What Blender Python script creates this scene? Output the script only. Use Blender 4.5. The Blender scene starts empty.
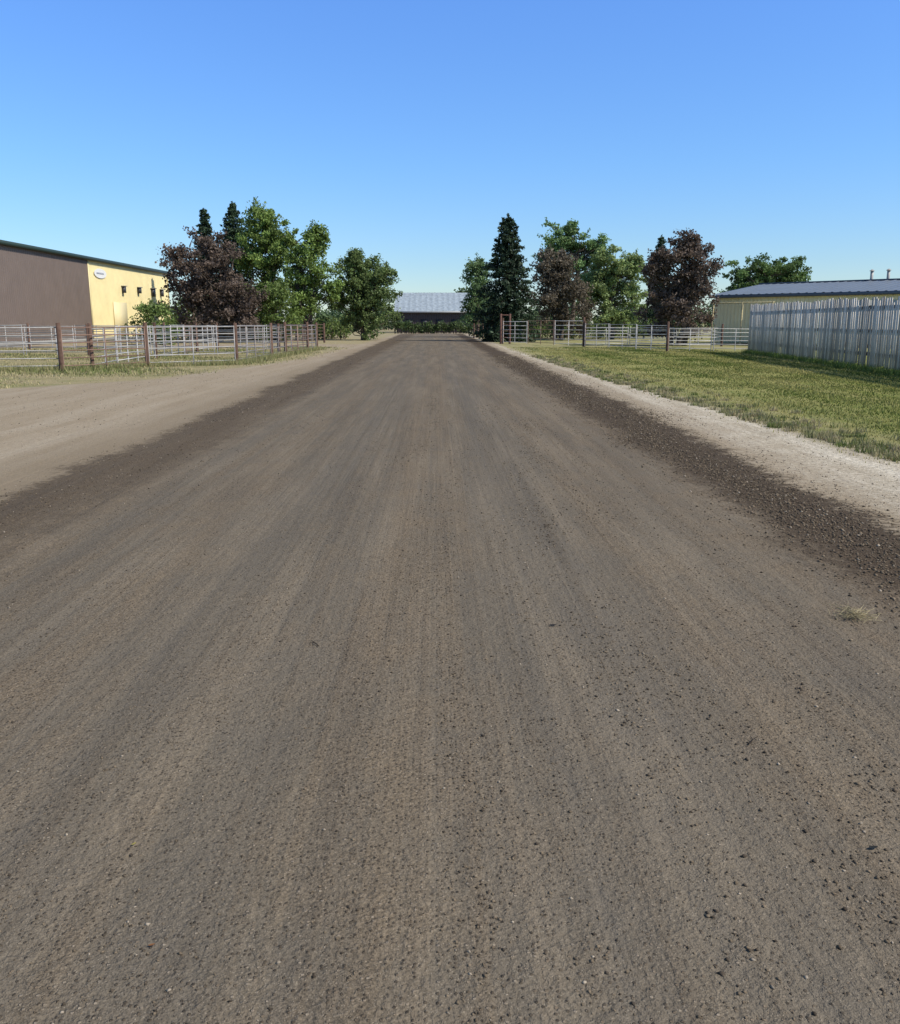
import bpy, math, numpy as np
from mathutils import Vector
R = np.random.default_rng(7)
scene = bpy.context.scene

# ------------------------------------------------------------------ node helper
class NT:
    def __init__(s, nt): s.nt = nt; s.n = nt.nodes; s.l = nt.links
    def _in(s, sock, v):
        if hasattr(v, 'is_output') or isinstance(v, bpy.types.NodeSocket): s.l.new(v, sock)
        elif isinstance(v, (tuple, list)):
            sock.default_value = tuple(v) + ((1,) if len(sock.default_value) == 4 and len(v) == 3 else ())
        else: sock.default_value = v
    def math(s, op, a, b=0.0, c=None, clamp=False):
        m = s.n.new('ShaderNodeMath'); m.operation = op; m.use_clamp = clamp
        s._in(m.inputs[0], a); s._in(m.inputs[1], b)
        if c is not None: s._in(m.inputs[2], c)
        return m.outputs[0]
    def mix(s, f, a, b, mode='MIX'):
        m = s.n.new('ShaderNodeMix'); m.data_type = 'RGBA'; m.blend_type = mode
        s._in(m.inputs[0], f); s._in(m.inputs[6], a); s._in(m.inputs[7], b)
        return m.outputs[2]
    def noise(s, vec, scale, detail=3, rough=.55):
        m = s.n.new('ShaderNodeTexNoise'); s._in(m.inputs['Vector'], vec)
        m.inputs['Scale'].default_value = scale; m.inputs['Detail'].default_value = detail
        m.inputs['Roughness'].default_value = rough
        return m.outputs['Fac']
    def voro(s, vec, scale):
        m = s.n.new('ShaderNodeTexVoronoi'); s._in(m.inputs['Vector'], vec); m.voronoi_dimensions = '2D'
        m.inputs['Scale'].default_value = scale
        sc = s.n.new('ShaderNodeSeparateColor'); s.l.new(m.outputs['Color'], sc.inputs[0])
        return m.outputs['Distance'], sc.outputs[0], sc.outputs[1]
    def grey(s, v):
        k = s.n.new('ShaderNodeCombineXYZ')
        for i in range(3): s.l.new(v, k.inputs[i])
        return k.outputs[0]
    def scale(s, vec, sc):
        m = s.n.new('ShaderNodeVectorMath'); m.operation = 'MULTIPLY'
        s._in(m.inputs[0], vec); m.inputs[1].default_value = sc
        return m.outputs[0]
    def mr(s, v, a, b, c=0., d=1., smooth=False):
        m = s.n.new('ShaderNodeMapRange')
        if smooth: m.interpolation_type = 'SMOOTHSTEP'
        s._in(m.inputs[0], v)
        for i, q in enumerate((a, b, c, d)): s._in(m.inputs[i+1], q)
        return m.outputs[0]
    def ramp(s, f, stops):
        m = s.n.new('ShaderNodeValToRGB'); s._in(m.inputs[0], f); e = m.color_ramp.elements
        while len(e) < len(stops): e.new(0.5)
        for i, (p, c) in enumerate(stops):
            e[i].position = p
            e[i].color = (c, c, c, 1) if not isinstance(c, (tuple, list)) else tuple(c) + (1,)
        return m.outputs[0]
    def bump(s, h, strength, dist):
        m = s.n.new('ShaderNodeBump'); s._in(m.inputs['Height'], h)
        s._in(m.inputs['Strength'], strength); m.inputs['Distance'].default_value = dist
        return m.outputs[0]

def new_mat(name):
    m = bpy.data.materials.new(name); m.use_nodes = True
    b = m.node_tree.nodes['Principled BSDF']
    b.inputs['Roughness'].default_value = .8
    b.inputs['Specular IOR Level'].default_value = .25
    return m, NT(m.node_tree), b

def wpos(t): return t.n.new('ShaderNodeNewGeometry').outputs['Position']

# ------------------------------------------------------------------ terrain material
def terrain_material(name, with_road, with_grass):
    m, t, b = new_mat(name)
    P = wpos(t)
    sx = t.n.new('ShaderNodeSeparateXYZ'); t.l.new(P, sx.inputs[0])
    X, Y = sx.outputs[0], sx.outputs[1]
    M = t.math
    n_lo = t.noise(P, .35, 2); n_md = t.noise(P, 2.2, 3, .6); n_hi = t.noise(P, 14, 2, .65)
    n_gr = t.noise(P, 70, 2, .75)
    blot = t.noise(t.scale(P, (1.8, .14, 1)), 1.5, 3, .62)
    v1d, v1a, v1b = t.voro(P, 68)
    wob = M('ADD', M('MULTIPLY', M('SUBTRACT', n_lo, .5), .8), M('ADD', M('MULTIPLY', M('SUBTRACT', n_md, .5), .55), M('MULTIPLY', M('SUBTRACT', n_hi, .5), .7)))
    xw = M('ADD', X, wob)
    h = M('ADD', M('MULTIPLY', n_gr, 1.1), M('MULTIPLY', n_hi, 1.6))
    # ---- pale gravel
    gst = t.noise(t.scale(P, (1.4, .12, 1)), .9, 3, .65)
    gv = t.mix(t.mr(n_md, .3, .7), (.42, .36, .265), (.50, .44, .34))
    gv = t.mix(t.mr(gst, .42, .66), gv, (.62, .56, .45))
    gv = t.mix(M('MULTIPLY', t.mr(blot, .50, .66), .6), gv, (.30, .25, .175))
    g2 = M('MULTIPLY', M('MULTIPLY', t.mr(n_gr, .3, .7, .62, 1.32), t.mr(n_hi, .3, .7, .74, 1.24)), t.mr(v1a, 0, 1, .76, 1.2))
    gv = t.mix(1., gv, t.grey(g2), 'MULTIPLY')
    gv = t.mix(t.mr(xw, 5.2, 3.9, 0, .75), gv, (.26, .20, .13))
    gvL = t.mr(xw, -5.4, -4.2, 0, .8)
    gv = t.mix(M('MULTIPLY', gvL, t.mr(X, 0, -1)), gv, (.215, .168, .112))
    base = gv
    if with_grass:
        gn = t.noise(P, 30, 3, .7); gl = t.noise(t.scale(P, (1.3, .05, 1)), 1., 3, .6); gb = t.noise(P, .6, 3, .65)
        gr = t.ramp(gn, [(.3, (.085, .100, .024)), (.5, (.18, .195, .048)), (.7, (.30, .29, .10))])
        gr = t.mix(t.mr(gl, .44, .62, 0, .6), gr, (.35, .31, .13))
        gr = t.mix(t.mr(gb, .45, .7, 0, .6), gr, (.12, .15, .035))
        dry = t.ramp(gn, [(.3, (.15, .13, .06)), (.5, (.30, .25, .135)), (.7, (.43, .36, .23))])
        dry = t.mix(t.mr(gb, .46, .64, 0, .65), dry, (.17, .18, .065))
        gr = t.mix(t.mr(X, 0, -2), gr, dry)
        pad = M('MULTIPLY', t.mr(Y, 50, 58), t.mr(gb, .36, .6))
        gr = t.mix(M('MULTIPLY', pad, .6), gr, (.36, .30, .20))
        yl = t.mr(Y, 0, 150)
        xr = t.ramp(yl, [(0., .60), (10.6/150, .56), (25/150, .50), (54/150, .46), (1., .46)])
        xr = M('MULTIPLY', xr, 10.)
        xl = t.ramp(yl, [(0., 1.), (17/150, .9), (19.5/150, .40), (22.8/150, .275), (27/150, .205), (42/150, .155), (65/150, .145), (1., .140)])
        xl = M('MULTIPLY', xl, -40.)
        mR = t.mr(M('SUBTRACT', M('ADD', X, M('MULTIPLY', wob, 1.1)), xr), -.15, .45, smooth=True)
        mL = t.mr(M('SUBTRACT', xl, M('ADD', X, M('MULTIPLY', wob, 1.3))), -.2, .5, smooth=True)
        yw = M('ADD', Y, M('MULTIPLY', wob, 2.))
        drive = M('MULTIPLY', t.mr(yw, 60, 61.5), t.mr(yw, 72, 70))
        mL = M('MULTIPLY', mL, M('SUBTRACT', 1., drive))
        mg = M('MAXIMUM', mR, mL)
        fr = M('MULTIPLY', M('MULTIPLY', mg, M('SUBTRACT', 1., mg)), 3.)
        base = t.mix(mg, gv, gr)
        base = t.mix(M('MULTIPLY', fr, t.mr(n_hi, .4, .6), clamp=True), base, (.28, .235, .14))
        vg = t.mr(M('SUBTRACT', X, xr), 2.6, .4)
        vg = M('MULTIPLY', M('MULTIPLY', vg, mR), t.mr(n_md, .35, .6))
        base = t.mix(M('MULTIPLY', vg, .7), base, (.31, .265, .15))
    col = base
    if with_road:
        v2d, v2a, v2b = t.voro(P, 200)
        st = t.noise(t.scale(P, (2.6, .05, 1)), 1.0, 2, .6)
        st2 = t.noise(t.scale(P, (14., .13, 1)), 1.0, 2, .65)
        xs = M('ADD', X, M('MULTIPLY', M('SUBTRACT', n_lo, .5), .4))
        u = t.mr(xs, -4., 4.)
        lane = t.ramp(u, [(0., .85), (.10, .8), (.19, .3), (.27, .6), (.35, .15), (.43, .3), (.465, .62), (.515, .66), (.565, .08), (.62, .15), (.68, .65), (.74, .35), (.82, .8), (1., .95)])
        f = M('ADD', M('MULTIPLY', lane, .5), M('ADD', M('MULTIPLY', t.mr(st, .3, .7), .30), M('MULTIPLY', t.mr(st2, .3, .7), .28)))
        f = M('ADD', f, M('MULTIPLY', M('SUBTRACT', n_md, .5), .6))
        f = M('SUBTRACT', f, .08, clamp=True)
        road = t.ramp(f, [(0., (.130, .112, .088)), (.35, (.146, .121, .089)), (.65, (.168, .131, .089)), (1., (.192, .144, .093))])
        road = t.mix(M('MULTIPLY', t.mr(blot, .5, .34), .38), road, (.235, .190, .134))
        road = t.mix(M('MULTIPLY', t.mr(blot, .52, .68), .42), road, (.092, .079, .063))
        road = t.mix(M('MULTIPLY', t.mr(st2, .53, .64), .22), road, (.082, .068, .052))
        loose = t.mr(f, .25, .8, .42, .95)
        g = M('MULTIPLY', t.mr(n_gr, .3, .7, .74, 1.27), t.mr(v2a, 0, 1, .70, 1.32))
        g = M('ADD', 1., M('MULTIPLY', M('SUBTRACT', g, 1.), loose))
        road = t.mix(1., road, t.grey(g), 'MULTIPLY')
        thr = M('SUBTRACT', .97, M('MULTIPLY', f, .50))
        thr = M('ADD', thr, M('MULTIPLY', M('SUBTRACT', n_hi, .5), -.35))
        stone = M('MULTIPLY', t.mr(v1d, .36, .24), M('GREATER_THAN', v1a, thr))
        scol = t.ramp(v1b, [(0., (.045, .035, .026)), (.5, (.088, .067, .046)), (.8, (.19, .145, .10)), (1., (.34, .28, .21))])
        road = t.mix(M('MULTIPLY', stone, .72), road, scol)
        stone2 = M('MULTIPLY', t.mr(v2d, .4, .25), t.mr(v2b, .92, .94))
        road = t.mix(M('MULTIPLY', stone2, .55), road, (.33, .28, .21))
        edR = M('MULTIPLY', t.mr(xw, 2.35, 2.95, smooth=True), .95)
        edL = M('MULTIPLY', t.mr(xw, -2.7, -3.4, smooth=True), .6)
        wr = t.mix(t.mr(n_gr, .35, .65), (.036, .027, .019), (.108, .079, .052))
        road = t.mix(M('MAXIMUM', edR, edL), road, wr)
        eL = M('ADD', -4.05, M('MULTIPLY', Y, -.009))
        rm = M('MULTIPLY', t.mr(M('SUBTRACT', xw, eL), -.12, .2, smooth=True), t.mr(xw, 3.95, 3.6, smooth=True))
        rm = M('MULTIPLY', rm, t.mr(Y, 133, 130))
        col = t.mix(rm, base, road)
        h = M('ADD', h, M('MULTIPLY', st2, 1.2))
        h = M('ADD', h, M('MULTIPLY', stone, .5))
    t.l.new(col, b.inputs['Base Color'])
    b.inputs['Roughness'].default_value = .95
    b.inputs['Specular IOR Level'].default_value = .08
    t.l.new(t.bump(h, .8, .011), b.inputs['Normal'])
    return m
T_ROAD = terrain_material('dirt_road_surface', True, False)
T_GRND = terrain_material('ground_surface', False, True)

# ------------------------------------------------------------------ mesh builder
class MB:
    def __init__(s): s.v = []; s.c = []; s.f = []; s.n = 0
    def add(s, v, f, mat=0, col=(1, 1, 1)):
        v = np.asarray(v, float).reshape(-1, 3); f = np.asarray(f, int)
        c = np.asarray(col, float)
        if c.ndim == 1: c = np.tile(c, (len(v), 1))
        s.v.append(v); s.c.append(c); s.f.append((f + s.n, mat)); s.n += len(v)
    def box(s, lo, hi, mat=0, col=(1, 1, 1)):
        x0, y0, z0 = lo; x1, y1, z1 = hi
        v = [(x0,y0,z0),(x1,y0,z0),(x1,y1,z0),(x0,y1,z0),(x0,y0,z1),(x1,y0,z1),(x1,y1,z1),(x0,y1,z1)]
        s.add(v, [(0,3,2,1),(4,5,6,7),(0,1,5,4),(1,2,6,5),(2,3,7,6),(3,0,4,7)], mat, col)
    def obox(s, o, ux, uy, w, d, z0, z1, mat=0, col=(1, 1, 1)):
        o = np.array(o[:2], float); ux = np.array(ux); uy = np.array(uy)
        q = [o, o+ux*w, o+ux*w+uy*d, o+uy*d]
        v = [(*p, z0) for p in q] + [(*p, z1) for p in q]
        s.add(v, [(0,3,2,1),(4,5,6,7),(0,1,5,4),(1,2,6,5),(2,3,7,6),(3,0,4,7)], mat, col)
    def tube(s, a, b, r0, r1=None, k=6, mat=0, col=(1, 1, 1)):
        r1 = r0 if r1 is None else r1
        a = np.array(a, float); b = np.array(b, float); d = b - a; L = np.linalg.norm(d)
        if L < 1e-6: return
        d /= L; u = np.cross(d, (0, 0, 1.) if abs(d[2]) < .9 else (1., 0, 0)); u /= np.linalg.norm(u); w = np.cross(d, u)
        an = np.arange(k) * 2 * math.pi / k
        ring = np.cos(an)[:, None] * u + np.sin(an)[:, None] * w
        v = np.vstack([a + ring * r0, b + ring * r1])
        f = [(i, (i+1) % k, k+(i+1) % k, k+i) for i in range(k)]
        s.add(v, f, mat, col)
        s.f.append((np.array([list(range(s.n-1, s.n-1-k, -1))])[:, ::-1], mat))
    def build(s, name, mats, smooth=False, parent=None):
        V = np.vstack(s.v); C = np.vstack(s.c)
        loops = np.concatenate([f.ravel() for f, _ in s.f])
        tot = np.concatenate([np.full(f.shape[0], f.shape[1]) for f, _ in s.f])
        mi = np.concatenate([np.full(f.shape[0], m) for f, m in s.f])
        st = np.concatenate([[0], np.cumsum(tot)[:-1]])
        me = bpy.data.meshes.new(name)
        me.vertices.add(len(V)); me.vertices.foreach_set('co', V.ravel().astype(np.float32))
        me.loops.add(len(loops)); me.loops.foreach_set('vertex_index', loops.astype(np.int32))
        me.polygons.add(len(tot)); me.polygons.foreach_set('loop_start', st.astype(np.int32))
        me.polygons.foreach_set('loop_total', tot.astype(np.int32))
        me.polygons.foreach_set('material_index', mi.astype(np.int32))
        if smooth: me.polygons.foreach_set('use_smooth', np.ones(len(tot), bool))
        me.update(calc_edges=True)
        a = me.color_attributes.new('col', 'FLOAT_COLOR', 'POINT')
        a.data.foreach_set('color', np.hstack([C, np.ones((len(C), 1))]).ravel().astype(np.float32))
        for m in mats: me.materials.append(m)
        me.validate()
        o = bpy.data.objects.new(name, me); scene.collection.objects.link(o)
        if parent: o.parent = parent
        return o
def empty(name, loc=(0, 0, 0)):
    o = bpy.data.objects.new(name, None); scene.collection.objects.link(o); return o

# ------------------------------------------------------------------ materials
def attr_mat(name, rough=.7, trans=0., spec=.2, nscale=None, namp=.3, bump=0):
    m, t, b = new_mat(name)
    a = t.n.new('ShaderNodeAttribute'); a.attribute_name = 'col'
    c = a.outputs['Color']
    if nscale:
        P = wpos(t); n = t.noise(P, nscale, 4, .65)
        c = t.mix(1., c, t.grey(t.mr(n, .3, .7, 1-namp, 1+namp)), 'MULTIPLY')
        if bump: t.l.new(t.bump(n, .6, bump), b.inputs['Normal'])
    t.l.new(c, b.inputs['Base Color'])
    b.inputs['Roughness'].default_value = rough; b.inputs['Specular IOR Level'].default_value = spec
    if trans:
        tr = t.n.new('ShaderNodeBsdfTranslucent'); t.l.new(c, tr.inputs[0])
        mx = t.n.new('ShaderNodeMixShader'); mx.inputs[0].default_value = trans
        t.l.new(b.outputs[0], mx.inputs[1]); t.l.new(tr.outputs[0], mx.inputs[2])
        t.l.new(mx.outputs[0], t.n['Material Output'].inputs[0])
    return m
LEAF = attr_mat('foliage', .55, .3, .25)
NEED = attr_mat('needles', .6, .1, .2)
BARK = attr_mat('bark', .9)
GRASSM = attr_mat('grass_blades', .65, .25, .2)
STONE = attr_mat('stone', .9)
METAL = attr_mat('weathered_panel_metal', .5, spec=.5, nscale=2.5, namp=.3)
WOOD = attr_mat('weathered_wood', .9, nscale=7, namp=.35)
SIDING = attr_mat('painted_metal_siding', .5, spec=.35, nscale=.8, namp=.08)
TRIM = attr_mat('painted_trim', .5, spec=.4)
def wood_white():
    m, t, b = new_mat('white_washed_boards')
    a = t.n.new('ShaderNodeAttribute'); a.attribute_name = 'col'
    P = wpos(t); n = t.noise(t.scale(P, (14, 14, 1.2)), 1., 4, .7); n2 = t.noise(P, 3, 4, .7)
    c = t.mix(t.mr(n, .52, .70, 0, .8), a.outputs['Color'], (.26, .205, .15))
    c = t.mix(t.mr(n2, .52, .72, 0, .55), c, (.36, .31, .25))
    t.l.new(c, b.inputs['Base Color']); b.inputs['Roughness'].default_value = .95
    b.inputs['Specular IOR Level'].default_value = .1
    return m
WBOARD = wood_white()

# ------------------------------------------------------------------ ground sheets
def sheet(name, xs, ys, zf, mat):
    mb = MB(); xs = np.array(xs, float); ys = np.array(ys, float)
    gx, gy = np.meshgrid(xs, ys); z = zf(gx, gy)
    V = np.stack([gx, gy, z], -1).reshape(-1, 3); nx = len(xs)
    i, j = np.meshgrid(np.arange(nx-1), np.arange(len(ys)-1)); k = (j*nx+i).ravel()
    mb.add(V, np.stack([k, k+1, k+nx+1, k+nx], -1))
    return mb.build(name, [mat], smooth=True)
sheet('ground', [-1500, -200, -50, 50, 200, 1500], [-400, -50, 50, 200, 500, 3000], lambda x, y: x*0, T_GRND)
sheet('gravel_lot', np.linspace(-44, -3.6, 20), np.linspace(-20, 72, 40), lambda x, y: x*0+.004, T_GRND)
sheet('gravel_shoulder', np.linspace(3.4, 6.4, 6), np.linspace(-20, 132, 60), lambda x, y: x*0+.004, T_GRND)
def roadz(x, y=0):
    return .008 + .045*np.clip(1-(x/4.4)**2, 0, 1)
sheet('road', np.linspace(-5.5, 4.4, 42), np.concatenate([np.linspace(-20, 40, 80), np.linspace(42, 133, 40)]), roadz, T_ROAD)

def vn(x, y, s, seed):   # cheap smooth value noise
    q = np.random.default_rng(seed); r = np.zeros_like(x)
    for k in range(6):
        a = q.random()*6.28; f = s*(.6+q.random()*1.2); r += np.sin(f*(x*math.cos(a)+y*math.sin(a))+q.random()*6.28)
    return r/6*1.6
# ------------------------------------------------------------------ stones on the road
def stones():
    mb = MB()
    def batch(n, ylo, yhi, xf, smin, smax, pale, pw=2.6, clump=True):
        u = R.random(n); y = ylo*(yhi/ylo)**u            # density ~1/y
        x = xf(n, y)
        x = x + .25*vn(x*1.5, y*.5, 1.5, 77)
        if clump:
            kp = R.random(n) < np.clip(.45+.55*vn(x*9, y*.5, 1.3, 41)+.35*vn(x*3, y*1.2, 1.6, 43), .06, 1)
            x, y = x[kp], y[kp]; n = len(x)
        s = smin + (smax-smin)*R.random(n)**pw
        s *= 1 + .03*y
        base = np.array([(1,0,0),(-1,0,0),(0,1,0),(0,-1,0),(0,0,1),(0,0,-1)], float)
        F = np.array([(0,2,4),(2,1,4),(1,3,4),(3,0,4),(2,0,5),(1,2,5),(3,1,5),(0,3,5)])
        V = base[None]*(1+.7*(R.random((n,6,1))-.5)) + .5*(R.random((n,6,3))-.5)
        V *= s[:, None, None]*np.stack([np.ones(n), .6+.5*R.random(n), .45+.3*R.random(n)], -1)[:, None, :]
        a = R.random(n)*6.28; ca, sa = np.cos(a)[:, None], np.sin(a)[:, None]
        vx = V[..., 0]*ca - V[..., 1]*sa; vy = V[..., 0]*sa + V[..., 1]*ca
        z = np.where(np.abs(x) < 4.4, roadz(x), .004) + s*.22
        V = np.stack([vx+x[:, None], vy+y[:, None], V[..., 2]+z[:, None]], -1)
        k = R.random(n)[:, None]
        dark = np.array([.070, .054, .038]); mid = np.array([.155, .118, .078]); lt = np.array([.29, .24, .18])
        c = np.where(k < .42, dark, np.where(k < 1-pale, mid, lt))*(.65+.7*R.random((n, 1)))
        mb.add(V.reshape(-1, 3), (F[None]+6*np.arange(n)[:, None, None]).reshape(-1, 3), 0, np.repeat(c, 6, 0))
    uni = lambda a, b: (lambda n, y: a+(b-a)*R.random(n))
    nrm = lambda m, s: (lambda n, y: m+s*R.standard_normal(n))
    batch(40000, 1.4, 20, uni(-3.9, 3.7), .0012, .0058, .09)
    batch(13000, 1.4, 22, nrm(.02, .19), .0014, .0072, .06)
    batch(16000, 1.4, 18, nrm(1.05, .33), .0016, .0088, .08)
    batch(5000, 1.4, 14, nrm(-.75, .22), .0014, .0065, .08)
    batch(9000, 1.8, 16, nrm(1.95, .4), .0016, .0080, .1)
    batch(8000, 1.8, 16, nrm(-2.1, .45), .0016, .0070, .1)
    batch(26000, 4, 45, nrm(3.2, .33), .003, .0135, .04, pw=2.2, clump=False)
    batch(4500, 4, 40, nrm(3.8, .28), .003, .010, .12, clump=False)
    batch(9000, 5, 45, nrm(-3.6, .38), .003, .010, .10)
    batch(4500, 6, 30, uni(3.7, 5.4), .003, .009, .7)
    batch(7500, 7, 32, uni(-9.5, -4.1), .003, .009, .6)
    for (x, y, s) in [(1.05,2.6,.013),(.55,2.2,.009),(1.15,2.35,.013),(.85,2.05,.010),(-.25,2.3,.008),(1.6,3.7,.015),(-.9,3.1,.010),(1.25,2.15,.012),(.7,2.8,.011),(1.4,2.9,.012)]:
        batch(1, y, y*1.001, uni(x, x+.001), s*.8, s*.9, .0, clump=False)
    mb.build('loose_gravel', [STONE])
stones()

def debris():
    mb = MB()   # straw tuft
    c0 = np.array([2.32, 4.75, float(roadz(2.32))+.004])
    for i in range(190):
        a = R.random()*6.28; r = abs(R.standard_normal())*.055; p = c0+np.array([math.cos(a)*r*1.1, math.sin(a)*r*1.3, R.random()*.025])
        d = R.random()*6.28; L = .02+.07*R.random(); q = p+np.array([math.cos(d)*L, math.sin(d)*L, R.random()*.03])
        mb.tube(p, q, .0014, .0008, 3, 0, np.array([.52, .44, .26])*(.6+.5*R.random()))
    mb.build('straw_tuft', [GRASSM])
    def leaf(x, y, s, rot, col):
        mb = MB(); z = float(roadz(x))+.006; n = 7; top = []
        ca, sa = math.cos(rot), math.sin(rot)
        for i in range(n):
            u = i/(n-1); w = math.sin(math.pi*u)**.8*.32*s; l = (u-.5)*s*1.6
            for sg in (-1, 0, 1):
                xx, yy = l, sg*w
                top.append((x+xx*ca-yy*sa, y+xx*sa+yy*ca, z+abs(sg)*.25*w+.15*s*(u-.5)**2*2))
        f = [(i*3+j, i*3+j+1, i*3+j+4, i*3+j+3) for i in range(n-1) for j in (0, 1)]
        mb.add(top, f, 0, col); mb.build('fallen_leaf', [LEAF])
    leaf(1.35, 2.5, .022, .2, (.03, .03, .025)); leaf(-.95, 2.55, .012, 1., (.35, .30, .08)); leaf(1.25, 1.98, .028, 2.4, (.05, .035, .025))
    leaf(.62, 4.6, .03, .1, (.03, .025, .02)); leaf(-.75, 2.08, .012, .4, (.25, .12, .05))
    for (x, y, a) in [(1.2, 3.2, .9), (1.32, 2.05, .3), (-.6, 4.3, 2.)]:
        mb = MB(); z = float(roadz(x))+.006; p = np.array([x, y, z])
        for k in range(4):
            q = p+np.array([math.cos(a)*.02, math.sin(a)*.02, .003*(k % 2)]); mb.tube(p, q, .0028-.0004*k, .0024-.0004*k, 5, 0, (.03, .022, .016))
            if k == 1: mb.tube(q, q+np.array([math.cos(a+.9)*.025, math.sin(a+.9)*.025, .006]), .0018, .0008, 4, 0, (.03, .022, .016))
            p = q; a += .35*(R.random()-.5)*2
        mb.build('twig', [BARK])
debris()

# ------------------------------------------------------------------ grass
def xr_of(y): return np.interp(y, [0, 10.6, 25, 54, 150], [6., 5.6, 5., 4.6, 4.6])
def xl_of(y): return -np.interp(y, [0, 17, 19.5, 22.8, 27, 42, 65, 150], [40, 36, 16, 11, 8.2, 6.2, 5.8, 5.6])
def blades(mb, x, y, h, w, col):
    n = len(x); a = R.random(n)*6.28; l = R.random(n)*6.28; ln = h*.7*R.random(n)
    dx, dy = np.cos(a)*w, np.sin(a)*w
    V = np.stack([np.stack([x-dx, y-dy, x*0], -1), np.stack([x+dx, y+dy, x*0], -1), np.stack([x+np.cos(l)*ln, y+np.sin(l)*ln, h], -1)], 1)
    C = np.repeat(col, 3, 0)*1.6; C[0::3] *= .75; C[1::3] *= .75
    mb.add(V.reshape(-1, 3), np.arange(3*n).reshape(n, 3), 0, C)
def grass():
    mb = MB(); n = 190000
    y = 7*(62/7)**R.random(n); xr = xr_of(y); x = xr-.5+R.random(n)**.85*(17.2-xr)
    e = x-xr + .35*vn(x, y, 3., 3)
    keep = R.random(n) < np.clip((e+.45)/2., .03, 1)*np.clip(.75+.6*vn(x, y, 1.3, 61), .25, 1)
    x, y, e = x[keep], y[keep], e[keep]; n = len(x)
    k = np.clip(.46+.5*vn(x*2.2, y*.06, 1.6, 5)+.38*vn(x, y, 1., 8)+.25*R.standard_normal(n)+.5*np.clip(1-e/2.6, 0, 1), 0, 1)[:, None]
    g = np.array([.080, .110, .021]); st = np.array([.29, .255, .095])
    c = (g*(1-k)+st*k)*(.70+.48*R.random((n, 1)))
    h = (.02+.035*R.random(n))*(1+.35*vn(x, y, 2.2, 9)); tall = R.random(n) < .006; h = np.where(tall, h*2.6, h)
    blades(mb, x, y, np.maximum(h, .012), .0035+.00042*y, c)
    m = 500; ty = 8*(45/8)**R.random(m); tx = xr_of(ty)-.1+np.abs(R.standard_normal(m))*.5
    idx = np.repeat(np.arange(m), 26); X = tx[idx]+R.standard_normal(len(idx))*.05; Y = ty[idx]+R.standard_normal(len(idx))*.05
    kk = np.repeat(R.random(m), 26)[:, None]; c = (np.array([.09, .12, .03])*(1-kk)+np.array([.28, .23, .14])*kk)*(.7+.6*R.random((len(idx), 1)))
    blades(mb, X, Y, .04+.07*R.random(len(idx)), .004+.0004*Y, c)
    n = 9000; u = R.random(n); X = 14.0+3.2*u+R.standard_normal(n)*.18; Y = 22+28.5*u
    blades(mb, X, Y, .08+.22*R.random(n), .01+0*X, np.array([.10, .14, .035])*(.6+.8*R.random((n, 1))))
    mb.build('lawn_grass', [GRASSM])
    mb = MB(); n = 80000
    y = 18*(62/18)**R.random(n); xl = xl_of(y); x = xl+.5-R.random(n)**1.1*22
    e = xl-x+.6*vn(x, y, 1.6, 13)
    patch = vn(x, y, .8, 21)
    keep = (R.random(n) < np.clip((e+.3)/2., .02, 1)*np.clip(.65+.8*patch, .12, 1)); x, y, patch = x[keep], y[keep], patch[keep]; n = len(x)
    k = np.clip(.75-.5*patch+.3*R.standard_normal(n), 0, 1)[:, None]
    c = (np.array([.11, .135, .038])*(1-k)+np.array([.31, .26, .14])*k)*(.7+.6*R.random((n, 1)))
    blades(mb, x, y, (.03+.07*R.random(n))*(1+.5*np.clip(patch, -1, 1)), .006+.00045*y, c)
    n = 14000; pts = np.array([(-20, 30.3), (-12.9, 31.5), (-10.9, 34.5), (-8.0, 36.5), (-7.6, 57)]); d = np.r_[0, np.cumsum(np.hypot(*np.diff(pts, axis=0).T))]
    s = R.random(n)*d[-1]; s += .6*vn(s, s*0, 2., 31); X = np.interp(s, d, pts[:, 0])+R.standard_normal(n)*.28; Y = np.interp(s, d, pts[:, 1])+R.standard_normal(n)*.28
    k = R.random((n, 1))**.6; blades(mb, X, Y, .08+.22*R.random(n), .012+0*X, (np.array([.10, .14, .035])*(1-k)+np.array([.27, .235, .12])*k)*(.7+.6*R.random((n, 1))))
    mb.build('roadside_grass', [GRASSM])
grass()

# ------------------------------------------------------------------ trees
def leafquads(mb, C, size, col, mat=1, up=.25, asp=.7):
    n = len(C); d = R.standard_normal((n, 3)); d /= np.linalg.norm(d, axis=1)[:, None]
    nn = R.standard_normal((n, 3)); nn[:, 2] += up*2; u = np.cross(d, nn); u /= np.linalg.norm(u, axis=1)[:, None]+1e-9
    s = (size*(.6+.8*R.random(n)))[:, None] if np.isscalar(size) else size[:, None]
    a = d*s*.5; b = u*s*.5*asp
    V = np.stack([C-a, C-b*.9, C+a, C+b*.9], 1).reshape(-1, 3)
    mb.add(V, np.arange(4*n).reshape(n, 4), mat, np.repeat(col, 4, 0))

def limb(mb, a, b, r0, r1, col, seg=3, sag=.12):
    a = np.array(a, float); b = np.array(b, float); L = np.linalg.norm(b-a); p = a
    for i in range(1, seg+1):
        t = i/seg; q = a+(b-a)*t
        if i < seg: q = q+R.standard_normal(3)*L*.05+np.array([0, 0, -sag*L*math.sin(math.pi*t)*.6])
        mb.tube(p, q, r0+(r1-r0)*(i-1)/seg, r0+(r1-r0)*t, 6, 0, col); p = q

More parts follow.
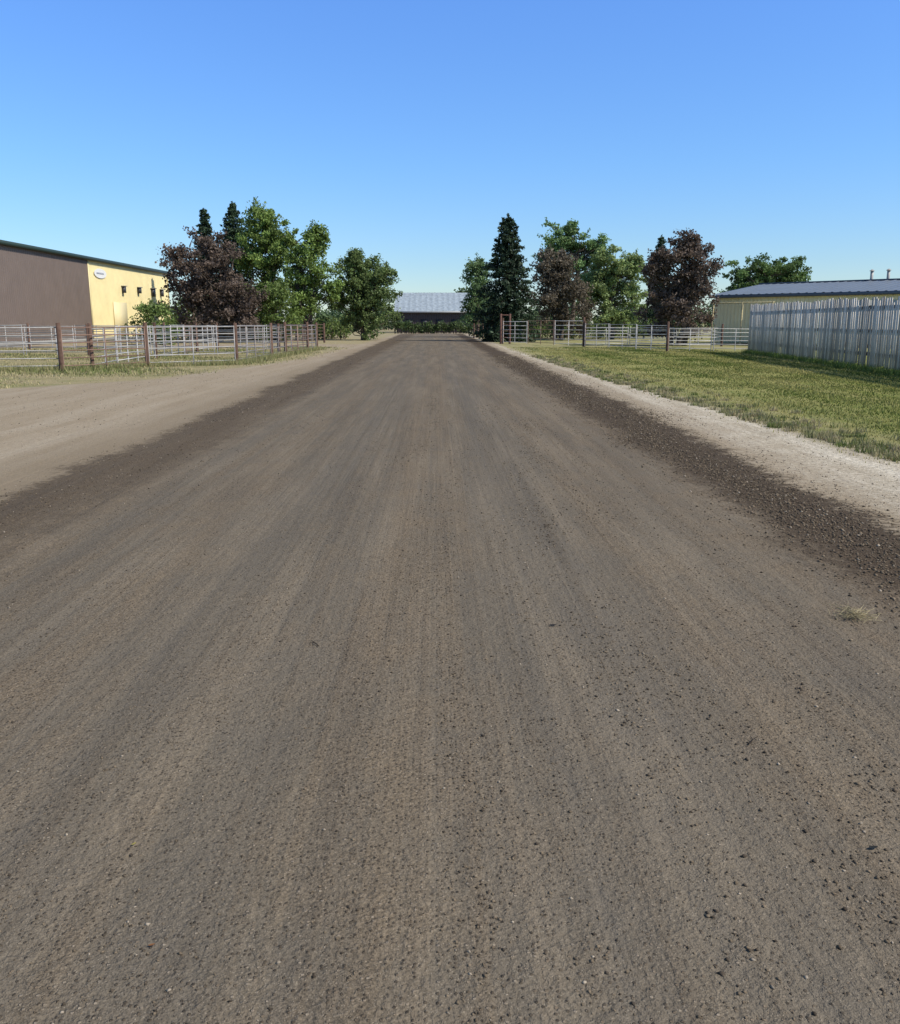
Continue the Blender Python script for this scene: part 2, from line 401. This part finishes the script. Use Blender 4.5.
def deciduous(name, x, y, H, W, zb, c1, c2, nclump=75, per=190, leaf=.2, prof=None, depth=None, trunks=1, bark=(.10, .08, .06), lobes=None, cr=(.35, .88), darkin=.6):
    mb = MB(); D = depth or W; leaf = leaf*1.15; nclump = int(nclump*1.45)
    prof = prof or (lambda t: math.sin(math.pi*min(1, .12+t*.86))**.55)
    cz0, cz1 = zb, H
    cl = []; tries = 0
    lob = lobes
    while len(cl) < nclump and tries < 20000:
        tries += 1
        if lob:
            lx, lz, lr = lob[R.integers(len(lob))]
            v = R.standard_normal(3); v /= np.linalg.norm(v); r = lr*R.random()**.42*1.06
            p = np.array([x+lx+v[0]*r, y+v[1]*r*D/W, lz+v[2]*r*1.05])
            if p[2] < zb*.8 or p[2] > H: continue
            rr = R.uniform(*cr)*min(1, .45+.3*lr)
            cl.append((p, rr, R.random())); continue
        t = R.random(); rad = prof(t); a = R.random()*6.28; r = R.random()**.42*rad
        wob = 1+.16*math.sin(3*a+x)+.12*math.sin(5*t*3+a*2+y)
        p = np.array([x+math.cos(a)*r*W/2*wob, y+math.sin(a)*r*D/2*wob, cz0+(cz1-cz0)*t])
        rr = R.uniform(*cr); p[:2] = np.array([x, y])+(p[:2]-np.array([x, y]))*max(.3, 1-rr*.7/(W/2))
        p[2] = min(p[2], cz1-rr*.55)
        cl.append((p, rr, r/max(rad, .01)))
    tb = []
    for k in range(trunks):
        ox = (k-(trunks-1)/2)*.5; lean = (k-(trunks-1)/2)*W*.14+R.standard_normal()*.15
        base = np.array([x+ox, y+R.standard_normal()*.1, -.05]); pts = [base]
        for i in range(1, 6):
            t = i/5; pts.append(np.array([x+ox+lean*t+R.standard_normal()*.12, base[1]+R.standard_normal()*.12, (H*.86)*t]))
        r0 = .022*H+.03
        for i in range(5): mb.tube(pts[i], pts[i+1], r0*(1-.19*i)*(1.25 if i == 0 else 1), r0*(1-.19*(i+1)), 8, 0, bark)
        tb.append(pts)
    c1 = np.array(c1)*1.1; c2 = np.array(c2)*1.1
    for p, rr, rel in cl:
        pts = tb[R.integers(len(tb))]; hz = max(.4*zb+.3, p[2]-(.25+.25*R.random())*H*.35)
        f = min(4.9, max(0, hz/(H*.86)*5)); i = int(f); a = pts[i]+(pts[i+1]-pts[i])*(f-i)
        limb(mb, a, p, .03+.005*rr*H, .012, bark)
        n = int(per*(rr/.8)**2)+20; v = R.standard_normal((n, 3)); v /= np.linalg.norm(v, axis=1)[:, None]
        rad = rr*R.random(n)**.5*(1+.5*vn(v[:, 0]*3+p[0], v[:, 1]*3+v[:, 2]*2, 1., 2))*1.1
        st = R.uniform(.6, 1.3, 3)
        C = p+v*rad[:, None]*st*np.array([1, 1, .72])
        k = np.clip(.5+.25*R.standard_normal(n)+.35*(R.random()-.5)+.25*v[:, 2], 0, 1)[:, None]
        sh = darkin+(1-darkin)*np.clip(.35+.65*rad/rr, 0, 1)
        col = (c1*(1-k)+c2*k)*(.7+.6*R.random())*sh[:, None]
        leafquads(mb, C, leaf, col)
    for p, rr, rel in cl[::2]:
        d = R.standard_normal(3); d[2] = abs(d[2])*.9; d /= np.linalg.norm(d); q = p+d*rr*1.35
        mb.tube(p, q, .015, .006, 4, 0, bark); n = 20
        C = p+d*rr*(.8+.7*R.random((n, 1)))+R.standard_normal((n, 3))*.1
        leafquads(mb, C, leaf*.85, (c1+c2)/2*(.7+.6*R.random((n, 1))))
    return mb.build(name, [BARK, LEAF])

def spruce(name, x, y, H, W, c=(.040, .066, .033), dens=1., zb=.3, leaf=.32):
    mb = MB(); mb.tube((x, y, -.05), (x, y, H*.97), .017*H+.03, .015, 8, 0, (.09, .07, .055)); c = np.array(c)
    z = zb; C = []; K = []
    while z < H*.985:
        t = (z-zb)/(H-zb); L = W/2*((1-t)**.78)*(1-.12*math.exp(-t*14))+.1; nb = int((9 if t < .8 else 6)*dens)
        a0 = R.random()*6.28; lay = R.uniform(.82, 1.12)
        for b in range(nb):
            a = a0+b*6.283/nb+R.standard_normal()*.2; l = (L*lay*R.uniform(.66, 1.2))+.06
            d = np.array([math.cos(a), math.sin(a)]); tip = np.array([x+d[0]*l, y+d[1]*l, z-l*.14+R.standard_normal()*.12+.2*l*(t > .5)])
            o = np.array([x, y, z+.12*l])
            mb.tube(o, tip, .035*(1-t)+.01, .006, 4, 0, (.07, .055, .045))
            n = int(14+44*l/2.2); s = R.random(n)**.6; side = R.standard_normal(n)*(.10+.32*l*(1-s)*.6)
            pc = o+(tip-o)*s[:, None]; pc[:, 0] += -d[1]*side; pc[:, 1] += d[0]*side; pc[:, 2] += -np.abs(side)*.22+(R.random(n)-.7)*.32*(1-t*.5)-.08*np.sin(s*3.1)
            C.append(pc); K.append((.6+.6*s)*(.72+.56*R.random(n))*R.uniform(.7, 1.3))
        z += (.30+.06*R.random())*(1 if t < .7 else .8)
    C = np.vstack(C); K = np.concatenate(K)
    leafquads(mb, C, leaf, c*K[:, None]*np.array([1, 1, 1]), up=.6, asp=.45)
    n = 70; zz = H-1.1*R.random(n)**1.5; leafquads(mb, np.stack([x+R.standard_normal(n)*.04*(1+3*(H-zz)), y+R.standard_normal(n)*.04*(1+3*(H-zz)), zz], -1), .2, c*np.ones((n, 1)), asp=.4)
    return mb.build(name, [BARK, NEED])

G1, G2 = (.105, .165, .036), (.235, .315, .085)
P1, P2 = (.092, .070, .054), (.185, .136, .104)
cone = lambda t: (1-t)**.6*.95+.1 if t > .18 else .75+t
# left side
deciduous('chokecherry_tree', -18.4, 76, 9.1, 9.2, .7, P1, P2, 130, 180, .19, trunks=3, lobes=[(-2.1, 3.6, 2.4), (-1.2, 6.1, 2.4), (.6, 5.2, 2.6), (2.3, 3.2, 2.2), (0, 3, 2.6), (2.7, 2.2, 1.7), (.5, 7.2, 1.3), (-2.7, 6.4, 1.2)])
spruce('spruce_tree', -23.6, 96, 13., 5.6)
spruce('spruce_tree', -19.4, 90, 12.9, 6.6)
deciduous('poplar_tree', -15.4, 86, 12.5, 6.6, 3., G1, G2, 95, 190, .2, trunks=2, lobes=[(-.9, 10.2, 1.7), (.2, 8.2, 2.2), (-1., 6., 2.1), (1.2, 9.2, 1.5), (.8, 5.2, 2.1), (-.4, 11.2, 1.1), (-1.6, 7.8, 1.7)])
deciduous('poplar_tree', -11.8, 84, 10.2, 5.6, 2.2, G1, (.225, .31, .08), 80, 180, .2, trunks=2, lobes=[(.9, 8.2, 1.4), (0, 6.6, 1.8), (1.2, 5., 1.7), (-.9, 4.2, 1.8), (.2, 3.2, 1.8), (1.3, 9.2, .8)])
deciduous('ash_tree', -14.3, 80, 4.9, 6.4, .5, (.085, .135, .03), (.18, .24, .065), 50, 160, .18)
deciduous('pine_tree', -6.95, 87, 8.3, 6.7, .25, (.085, .13, .042), (.19, .25, .085), 200, 190, .18, prof=cone, trunks=1, lobes=[(0, 6.8, 1.4), (-.9, 5.4, 1.8), (1., 5.2, 1.8), (-1.3, 3.4, 2.1), (1.3, 3.2, 2.1), (0, 2., 2.4), (0, 4.6, 2.3), (2.0, 6.0, 1.), (-.6, 7.4, .7)], cr=(.35, .75))
deciduous('caragana_shrub', -21.0, 69, 3.0, 4.2, .2, (.10, .155, .04), (.21, .28, .08), 30, 130, .16, cr=(.4, .7))
deciduous('caragana_shrub', -29.2, 107, 4.4, 3, .2, (.10, .155, .04), (.21, .28, .08), 24, 130, .17, cr=(.4, .7))
# right side
spruce('spruce_tree', 6.1, 80, 10.7, 6.6, dens=1.25, c=(.033, .054, .028))
deciduous('willow_tree', 4.6, 101, 8.7, 4.4, .5, (.085, .145, .055), (.17, .25, .10), 50, 160, .2, lobes=[(0, 7, 1.4), (-.3, 5, 1.7), (0, 3, 1.8)])
deciduous('maple_tree', 14.6, 101, 12.6, 7.6, 2.5, (.095, .165, .06), (.20, .30, .105), 100, 190, .21, trunks=2, lobes=[(-1.6, 10.4, 1.8), (.3, 9.2, 2.4), (2., 8., 2.1), (-1.8, 8., 2.1), (2.8, 9.6, 1.2), (0, 6, 2.9), (-.2, 11.2, 1.)])
deciduous('chokecherry_tree', 11.4, 86, 7.9, 6.6, .6, (.095, .080, .056), (.18, .145, .10), 85, 180, .19, trunks=2, lobes=[(-.8, 6.0, 1.8), (.8, 5.2, 2.0), (-1.2, 3.6, 2.2), (1., 2.6, 2.2), (0, 6.8, 1.)])
deciduous('willow_tree', 17.2, 90, 8.8, 7., .5, (.135, .19, .06), (.28, .35, .13), 125, 190, .2, lobes=[(-.8, 7.0, 1.7), (1., 6.2, 1.9), (-1.6, 4.8, 2.2), (1.3, 4., 2.3), (-.4, 2.5, 2.6), (1.8, 7, 1.)])
spruce('spruce_tree', 27.0, 112, 11.9, 5.)
deciduous('chokecherry_tree', 17.4, 66, 7.8, 5.6, .5, P1, P2, 120, 190, .17, trunks=3, lobes=[(.3, 6.0, 1.6), (1.2, 5.2, 1.5), (-1., 4.6, 1.9), (.9, 3.2, 1.8), (-1.3, 2.6, 1.7), (.2, 2, 1.8), (-1.8, 5.4, 1.), (.5, 6.9, .8)])
deciduous('maple_tree', 43.2, 121, 10.6, 10., 2., (.075, .13, .042), (.16, .235, .075), 150, 190, .24, lobes=[(-2.6, 7.2, 2.6), (0, 7.9, 2.7), (2.7, 7.4, 2.5), (0, 5.4, 3.4), (-3.4, 5.2, 2.), (3.4, 5.2, 2.2)])

def leafy_mass(name, pts, per, leaf, c1, c2):
    mb = MB(); c1 = np.array(c1); c2 = np.array(c2)
    for (x, y, z, r) in pts:
        mb.tube((x, y, -.05), (x, y, z), .06, .03, 5, 0, (.09, .07, .05))
        v = R.standard_normal((per, 3)); v /= np.linalg.norm(v, axis=1)[:, None]; C = np.array([x, y, z])+v*(r*R.random(per)**.4)[:, None]
        C = C[C[:, 2] > .02]; k = R.random((len(C), 1))
        leafquads(mb, C, leaf, (c1*(1-k)+c2*k)*R.uniform(.65, 1.25))
    mb.build(name, [BARK, LEAF])
pts = []
for i in range(300):
    x = -150+300*i/300+R.uniform(-.8, .8); y = 205+R.uniform(-12, 14); h = 3.2+2.2*vn(np.array([x]), np.array([0.]), .12, 4)[0]+R.uniform(-.6, 1.6)
    r = R.uniform(1.4, 2.4); pts += [(x, y, max(1.2, h), r), (x, y+1, max(.8, h*.45), r*1.1)]
for i in range(26): pts.append((R.uniform(4, 11), 190+R.uniform(-5, 5), R.uniform(2, 8.2), 1.6))
for i in range(16): pts.append((R.uniform(-26, -12), 150+R.uniform(-5, 5), R.uniform(1, 4), 1.6))
leafy_mass('distant_treeline', pts, 90, .65, (.06, .10, .04), (.14, .20, .085))
pts = [(-6.4+12.6*i/60+R.uniform(-.1, .1), 138+R.uniform(-.4, .4), R.uniform(.5, 1.45), R.uniform(.5, .75)) for i in range(110)]
leafy_mass('hedge', pts, 90, .25, (.05, .085, .03), (.13, .18, .06))
pts = [(R.uniform(8, 22), 95+R.uniform(-3, 8), R.uniform(.4, 1.5), R.uniform(.6, 1.)) for i in range(70)]
leafy_mass('shrub_row', pts, 90, .25, (.08, .13, .035), (.19, .24, .07))
pts = [(R.uniform(-28, -9), 92+R.uniform(-3, 8), R.uniform(.4, 1.7), R.uniform(.6, 1.)) for i in range(90)]
leafy_mass('shrub_row', pts, 90, .25, (.08, .13, .035), (.19, .24, .07))

# ------------------------------------------------------------------ fences
def panel_fence(name, pts, H=1.45, rails=6, post_h=1.62, panel=3.0, pc=(.10, .06, .043), post_every=1, rc=(.45, .43, .40), rust=.25):
    mb = MB()
    for (a, b) in zip(pts[:-1], pts[1:]):
        a = np.array(a, float); b = np.array(b, float); L = np.linalg.norm(b-a); n = max(1, round(L/panel)); d = (b-a)/L; nrm = np.array([-d[1], d[0]])
        for i in range(n):
            p = a+d*L*i/n; q = a+d*L*(i+1)/n; g = d*.07; p2, q2 = p+g, q-g
            hh = H*R.uniform(.97, 1.03); tint = np.array(rc)*R.uniform(.75, 1.2)
            if R.random() < rust: tint = np.array([.19, .115, .08])*R.uniform(.8, 1.3)
            off = nrm*R.uniform(-.03, .03)
            dz = R.uniform(-.02, .02)
            zs = [.18+(hh-.18)*j/(rails-1) for j in range(rails)]
            for z in zs: mb.tube((*(p2+off), z+dz), (*(q2+off), z+R.uniform(-.015, .015)), .021, k=6, mat=0, col=tint*R.uniform(.7, 1.1))
            for s in (0, .5, 1): c = p2+(q2-p2)*s+off; mb.tube((*c, .05), (*c, hh+.015+(0 if s == .5 else .02)), .023, k=6, mat=0, col=tint*.8)
            if i % post_every == 0: mb.tube((*p, -.1), (*p, post_h*R.uniform(.97, 1.04)), .075, .07, 8, 1, np.array(pc)*R.uniform(.8, 1.3))
        mb.tube((*b, -.1), (*b, post_h), .08, .075, 8, 1, pc)
    return mb.build(name, [METAL, WOOD])
panel_fence('livestock_fence', [(-21, 30.4), (-12.9, 31.5), (-10.9, 34.5), (-8.05, 36.8)], panel=3.3, post_every=9, rc=(.42, .40, .37), rust=.25)
panel_fence('livestock_fence', [(-8.05, 36.8), (-7.75, 47), (-7.45, 57)], panel=3.3, post_every=2, rc=(.32, .27, .23), rust=.45)
panel_fence('livestock_fence', [(-7.45, 57), (-17, 57.5), (-28, 57)], panel=3, post_every=3, rc=(.50, .48, .45), rust=.15)
panel_fence('livestock_fence', [(-12.4, 33), (-13.6, 57)], panel=3, post_every=3)
panel_fence('livestock_fence', [(-8, 46.5), (-27, 46)], panel=3, post_every=3)
panel_fence('livestock_fence', [(-17, 31.2), (-26.5, 45.8)], panel=3, post_every=3)
panel_fence('livestock_fence', [(-9.3, 76), (-16, 73)], panel=3, post_every=3)
panel_fence('livestock_fence', [(5.2, 72), (10.2, 63.5)], H=1.75, post_h=2.0, panel=3.3, rc=(.62, .58, .53), post_every=9, rust=.1)
panel_fence('livestock_fence', [(10.25, 63.3), (13.3, 52.6)], H=1.5, post_h=1.7, panel=3.6, post_every=9)
panel_fence('livestock_fence', [(13.3, 52.6), (18.4, 52.2)], H=1.25, post_h=1.55, panel=2.6, post_every=9, rc=(.46, .44, .40))
panel_fence('livestock_fence', [(10.6, 66), (20, 64)], H=1.3, post_h=1.55, panel=3, post_every=3)
panel_fence('livestock_fence', [(3.9, 96), (5.6, 93)], H=1.35, post_h=2.0, panel=1.7, rc=(.2, .1, .08))
def gate_frame():
    mb = MB()
    for x in (5.0, 5.7): mb.tube((x, 71.5, -.1), (x, 71.5, 2.3), .09, .08, 8, 0, (.12, .065, .05))
    mb.tube((4.9, 71.5, 2.2), (5.8, 71.5, 2.2), .05, k=6, mat=0, col=(.12, .065, .05))
    for z in (.5, 1., 1.5): mb.tube((5.0, 71.5, z), (5.7, 71.5, z), .022, k=6, mat=0, col=(.14, .08, .065))
    mb.build('gate_frame', [WOOD])
gate_frame()

def board_fence():
    mb = MB(); a = np.array([13.6, 18.]); b = np.array([17.2, 50.3]); L = np.linalg.norm(b-a); d = (b-a)/L; n = np.array([d[1], -d[0]])
    s = 0.
    while s < L:
        w = R.uniform(.13, .165); gap = R.uniform(.035, .085)
        if R.random() < .03: gap += .1
        top = 2.42+.18*s/L+R.uniform(-.05, .05)+.03*math.sin(s*.8); z0 = R.uniform(.08, .2)
        if R.random() < .04: top -= R.uniform(.05, .3)
        o = a+d*s-n*R.uniform(0, .012); lean = R.uniform(-.03, .03)
        c = np.array([.74, .67, .57])*R.uniform(.5, 1.1)
        q = [o, o+d*w, o+d*w+n*.022, o+n*.022]
        V = [(*p, z0) for p in q]+[(*(p+d*lean), top) for p in q]
        mb.add(V, [(0,3,2,1),(4,5,6,7),(0,1,5,4),(1,2,6,5),(2,3,7,6),(3,0,4,7)], 0, c)
        s += w+gap
    for z in (.5, 1.3, 2.1):
        mb.obox(a+n*.03, d, n, L, .045, z, z+.13, 1, (.16, .13, .10))
    k = 0.
    while k < L:
        p = a+d*k+n*.16; mb.tube((*p, -.2), (*p, 2.35), .085, .08, 8, 1, (.14, .11, .085)); k += 2.7
    mb.build('board_fence', [WBOARD, WOOD])
board_fence()

# ------------------------------------------------------------------ buildings
def ribbed(mb, p0, p1, z0, z1, col, mat=0, pitch=.3, dep=.035, slope=None):
    p0 = np.array(p0, float); p1 = np.array(p1, float); L = np.linalg.norm(p1-p0); d = (p1-p0)/L; n = np.array([d[1], -d[0]])
    k = int(L/pitch); pr = []
    for i in range(k):
        s = i*L/k; w = L/k
        pr += [(s, 0), (s+w*.62, 0), (s+w*.72, dep), (s+w*.9, dep)]
    pr.append((L, 0)); off = np.array(slope if slope is not None else (0, 0), float)
    if slope is not None:
        lo = [p0+d*s for s, h in pr]; hi = [q+off for q in lo]
        V = [(*q, z0+h) for q, (s, h) in zip(lo, pr)]+[(*q, z1+h) for q, (s, h) in zip(hi, pr)]
    else:
        lo = [p0+d*s+n*h for s, h in pr]; V = [(*q, z0) for q in lo]+[(*q, z1) for q in lo]
    m = len(pr); F = [(i, i+1, m+i+1, m+i) for i in range(m-1)]
    mb.add(V, F, mat, col)
    return mb

def left_building():
    E = empty('metal_shop_building'); X0, Xb, Y0, Ym, Y1, H = -30., -54., 48., 80.5, 104., 7.0
    br = (.155, .120, .100); ye = (.80, .68, .36); gr = (.025, .045, .038)
    mb = MB(); ribbed(mb, (X0, Y0), (X0, Ym), .3, H, br); ribbed(mb, (Xb, Y0), (X0, Y0), .3, H, br); mb.build('brown_wall', [SIDING], parent=E)
    mb = MB(); ribbed(mb, (X0, Ym), (X0, Y1), .3, H, ye); ribbed(mb, (X0, Y1), (Xb, Y1), .3, H, ye); ribbed(mb, (Xb, Y1), (Xb, Y0), .3, H, ye); mb.build('yellow_wall', [SIDING], parent=E)
    mb = MB(); xm = (X0+Xb)/2
    for s, xe in ((1, X0), (-1, Xb)):
        V = [(xe+s*.3, Y0-.3, H), (xe+s*.3, Y1+.3, H), (xm, Y1+.3, H+2.), (xm, Y0-.3, H+2.)]; mb.add(V, [(0, 1, 2, 3)], 0, gr)
        mb.add([(x, y, z+.12) for x, y, z in V], [(0, 1, 2, 3)], 0, gr)
    for yy in (Y0-.02, Y1+.02): mb.add([(X0, yy, H-.01), (Xb, yy, H-.01), (xm, yy, H+1.98)], [(0, 1, 2)], 0, br)
    mb.build('roof', [TRIM], parent=E)
    mb = MB(); mb.box((X0+.045, Y0-.3, H-.12), (X0+.34, Y1+.3, H+.16), 0, gr)
    mb.box((X0+.04, Ym-.09, .3), (X0+.075, Ym+.09, H-.125), 0, ye); mb.box((X0+.038, Y1-.15, .3), (X0+.08, Y1+.05, H-.125), 0, (.5, .43, .22)); mb.build('trim', [TRIM], parent=E)
    mb = MB(); mb.box((Xb, Y0, 0), (X0-.003, Y1, .3), 0, (.3, .29, .27)); mb.build('foundation', [STONE], parent=E)
    mb = MB()
    V = [(X0+.09, 83.2+1.5*math.cos(a), 5.9+.42*math.sin(a)) for a in np.linspace(0, 6.283, 25)[:-1]]; mb.add(V, [tuple(range(24))], 0, (.75, .75, .72))
    for i in range(9): mb.box((X0+.095, 82.25+i*.2, 5.83), (X0+.1, 82.38+i*.2, 5.98), 0, (.3, .32, .38))
    mb.build('sign', [TRIM], parent=E)
    mb = MB()
    for yy, z, w, h in ((88.6, 4.4, .45, .6), (93.2, 4.5, .45, .55), (97.6, 4.3, .7, .8), (100.8, 4.4, .4, .7)):
        mb.box((X0+.04, yy, z), (X0+.32, yy+w, z+h), 0, (.05, .05, .055)); mb.box((X0+.04, yy-.08, z+h+.002), (X0+.42, yy+w+.08, z+h+.07), 0, (.3, .29, .25))
    mb.box((X0+.04, 95.2, .3), (X0+.1, 96.2, 2.4), 0, (.5, .47, .38)); mb.box((X0+.04, 86, .3), (X0+.09, 89.6, 3.5), 0, (.72, .61, .34))
    mb.build('vents_and_doors', [TRIM], parent=E)
left_building()

def right_building():
    E = empty('metal_storage_building'); c = np.array([21.2, 70.]); d = np.array([.66, -.751]); n = np.array([.751, .66]); L = 44; D = 14; h = 3.65
    cr = (.82, .74, .48)
    A, B = c, c+d*L; C2, D2 = c+n*D+d*L, c+n*D
    mb = MB(); ribbed(mb, D2, A, .2, h, cr); ribbed(mb, A, B, .2, h, cr); ribbed(mb, B, C2, .2, h, cr); ribbed(mb, C2, D2, .2, h, cr)
    ridge = .95; m0, m1 = (A+D2)/2, (B+C2)/2
    mb.add([(*A, h), (*D2, h), (*m0, h+ridge)], [(0, 1, 2)], 0, cr); mb.add([(*B, h), (*C2, h), (*m1, h+ridge)], [(0, 1, 2)], 0, cr)
    mb.build('walls', [SIDING], parent=E)
    mb = MB(); rc = (.15, .175, .205); o = .35
    ribbed(mb, A-n*o-d*o, B-n*o+d*o, h+.06-ridge*o/(D/2), h+.06+ridge, rc, pitch=.6, dep=.03, slope=n*(D/2+o))
    ribbed(mb, C2+n*o+d*o, D2+n*o-d*o, h+.06-ridge*o/(D/2), h+.06+ridge, rc, pitch=.6, dep=.03, slope=-n*(D/2+o))
    mb.build('roof', [SIDING], parent=E)
    mb = MB(); mb.obox(A-n*(o+.05)-d*o, d, n, L+2*o, .05, h-.22, h+.0, 0, (.10, .12, .15))
    mb.obox(m0-n*.12-d*(o+.01), d, n, L+2*o, .24, h+ridge+.06, h+ridge+.16, 0, (.10, .12, .15)); mb.build('trim', [TRIM], parent=E)
    mb = MB()
    for s in (6., 17., 27.): mb.obox(A+d*s-n*.06, d, n, 1.1, .05, .2, 2.4, 0, (.32, .28, .2))
    for s in (10., 21.): mb.obox(A+d*s-n*.06, d, n, 3.4, .05, .2, 3.1, 0, (.60, .58, .50))
    mb.build('doors', [TRIM], parent=E)
    mb = MB()
    for s in (8.6, 9.8): p = m0+d*s; mb.tube((*p, h+ridge), (*p, h+ridge+.75), .11, k=10, mat=0, col=(.35, .33, .3)); mb.tube((*p, h+ridge+.75), (*p, h+ridge+.87), .2, .05, 10, 0, (.3, .28, .25))
    mb.build('roof_vents', [METAL], parent=E)
    mb = MB()
    for k in range(3): p = A-n*1.2+d*(.6+k*2.4); mb.tube((*p, -.1), (*p, 3.1), .07, k=8, mat=0, col=(.45, .38, .22))
    q0, q1 = A-n*1.2+d*.5, A-n*1.2+d*5.5; mb.tube((*q0, 3.05), (*q1, 3.05), .05, k=6, mat=0, col=(.45, .38, .22)); mb.build('lean_to_posts', [WOOD], parent=E)
right_building()

def barn():
    E = empty('barn'); x0, x1, y0, y1, h, r = -6.5, 6.5, 150., 163., 3.5, 6.5
    mb = MB(); c = (.05, .037, .036)
    ribbed(mb, (x0, y0), (x1, y0), 0, h, c); ribbed(mb, (x1, y0), (x1, y1), 0, h, c); ribbed(mb, (x1, y1), (x0, y1), 0, h, c); ribbed(mb, (x0, y1), (x0, y0), 0, h, c)
    ym = (y0+y1)/2
    for x in (x0, x1): mb.add([(x, y0, h), (x, y1, h), (x, ym, r)], [(0, 1, 2)], 0, c)
    mb.build('walls', [SIDING], parent=E)
    mb = MB(); rc = (.30, .345, .375)
    ribbed(mb, (x0-.4, y0-.5), (x1+.4, y0-.5), h-.15, r+.05, rc, pitch=.9, dep=.02, slope=(0, ym-y0+.5))
    ribbed(mb, (x1+.4, y1+.5), (x0-.4, y1+.5), h-.15, r+.05, rc, pitch=.9, dep=.02, slope=(0, -(ym-y0+.5)))
    mb.build('roof', [METAL], parent=E)
    mb = MB(); mb.box((x0-.42, y0-.56, h-.35), (x1+.42, y0-.51, h-.1), 0, (.3, .3, .3)); mb.box((x1-1.1, y0-.08, 0), (x1-.1, y0-.04, 2.9), 0, (.7, .68, .62))
    for k in range(4): mb.box((x0+1.4+k*2.5, y0-.08, 1.2), (x0+2.5+k*2.5, y0-.045, 2.1), 0, (.02, .02, .025))
    mb.build('trim_and_door', [TRIM], parent=E)
barn()

# ------------------------------------------------------------------ light
AZ, EL = math.radians(112), math.radians(45)
w = bpy.data.worlds.new('World'); scene.world = w; w.use_nodes = True
t = NT(w.node_tree); bg = w.node_tree.nodes['Background']
sk = t.n.new('ShaderNodeTexSky'); sk.sky_type = 'NISHITA'; sk.sun_disc = False
sk.sun_elevation = EL; sk.sun_rotation = AZ; sk.altitude = 600; sk.air_density = 1.0; sk.dust_density = .4; sk.ozone_density = 2.6
tc = t.n.new('ShaderNodeTexCoord'); sp = t.n.new('ShaderNodeSeparateXYZ'); t.l.new(tc.outputs['Generated'], sp.inputs[0])
tint = t.ramp(sp.outputs[2], [(0., (.37, .41, .45)), (.06, (.335, .41, .49)), (.16, (.32, .455, .60)), (.32, (.34, .505, .74)), (.45, (.38, .43, .48)), (1., (.42, .41, .38))])
sc = t.n.new('ShaderNodeVectorMath'); sc.operation = 'MULTIPLY'; t.l.new(sk.outputs[0], sc.inputs[0]); t.l.new(tint, sc.inputs[1])
sc2 = t.scale(sc.outputs[0], (2., 2., 2.))
t.l.new(sc2, bg.inputs[0]); bg.inputs[1].default_value = .15
s = bpy.data.lights.new('sun', 'SUN'); s.energy = 5.; s.angle = math.radians(.5); s.color = (1, .94, .84)
so = bpy.data.objects.new('sun', s); scene.collection.objects.link(so)
so.rotation_euler = Vector((math.sin(AZ)*math.cos(EL), math.cos(AZ)*math.cos(EL), math.sin(EL))).to_track_quat('Z', 'Y').to_euler()

cam = bpy.data.cameras.new('camera'); co = bpy.data.objects.new('camera', cam); scene.collection.objects.link(co)
co.location = (0, 0, 1.65); co.rotation_euler = (math.radians(90-11.9), 0, math.radians(-.83))
cam.sensor_fit = 'HORIZONTAL'; cam.sensor_width = 36; cam.lens = 36; cam.clip_end = 6000; cam.clip_start = .05
scene.camera = co
scene.view_settings.view_transform = 'Standard'; scene.view_settings.look = 'None'; scene.view_settings.exposure = 0
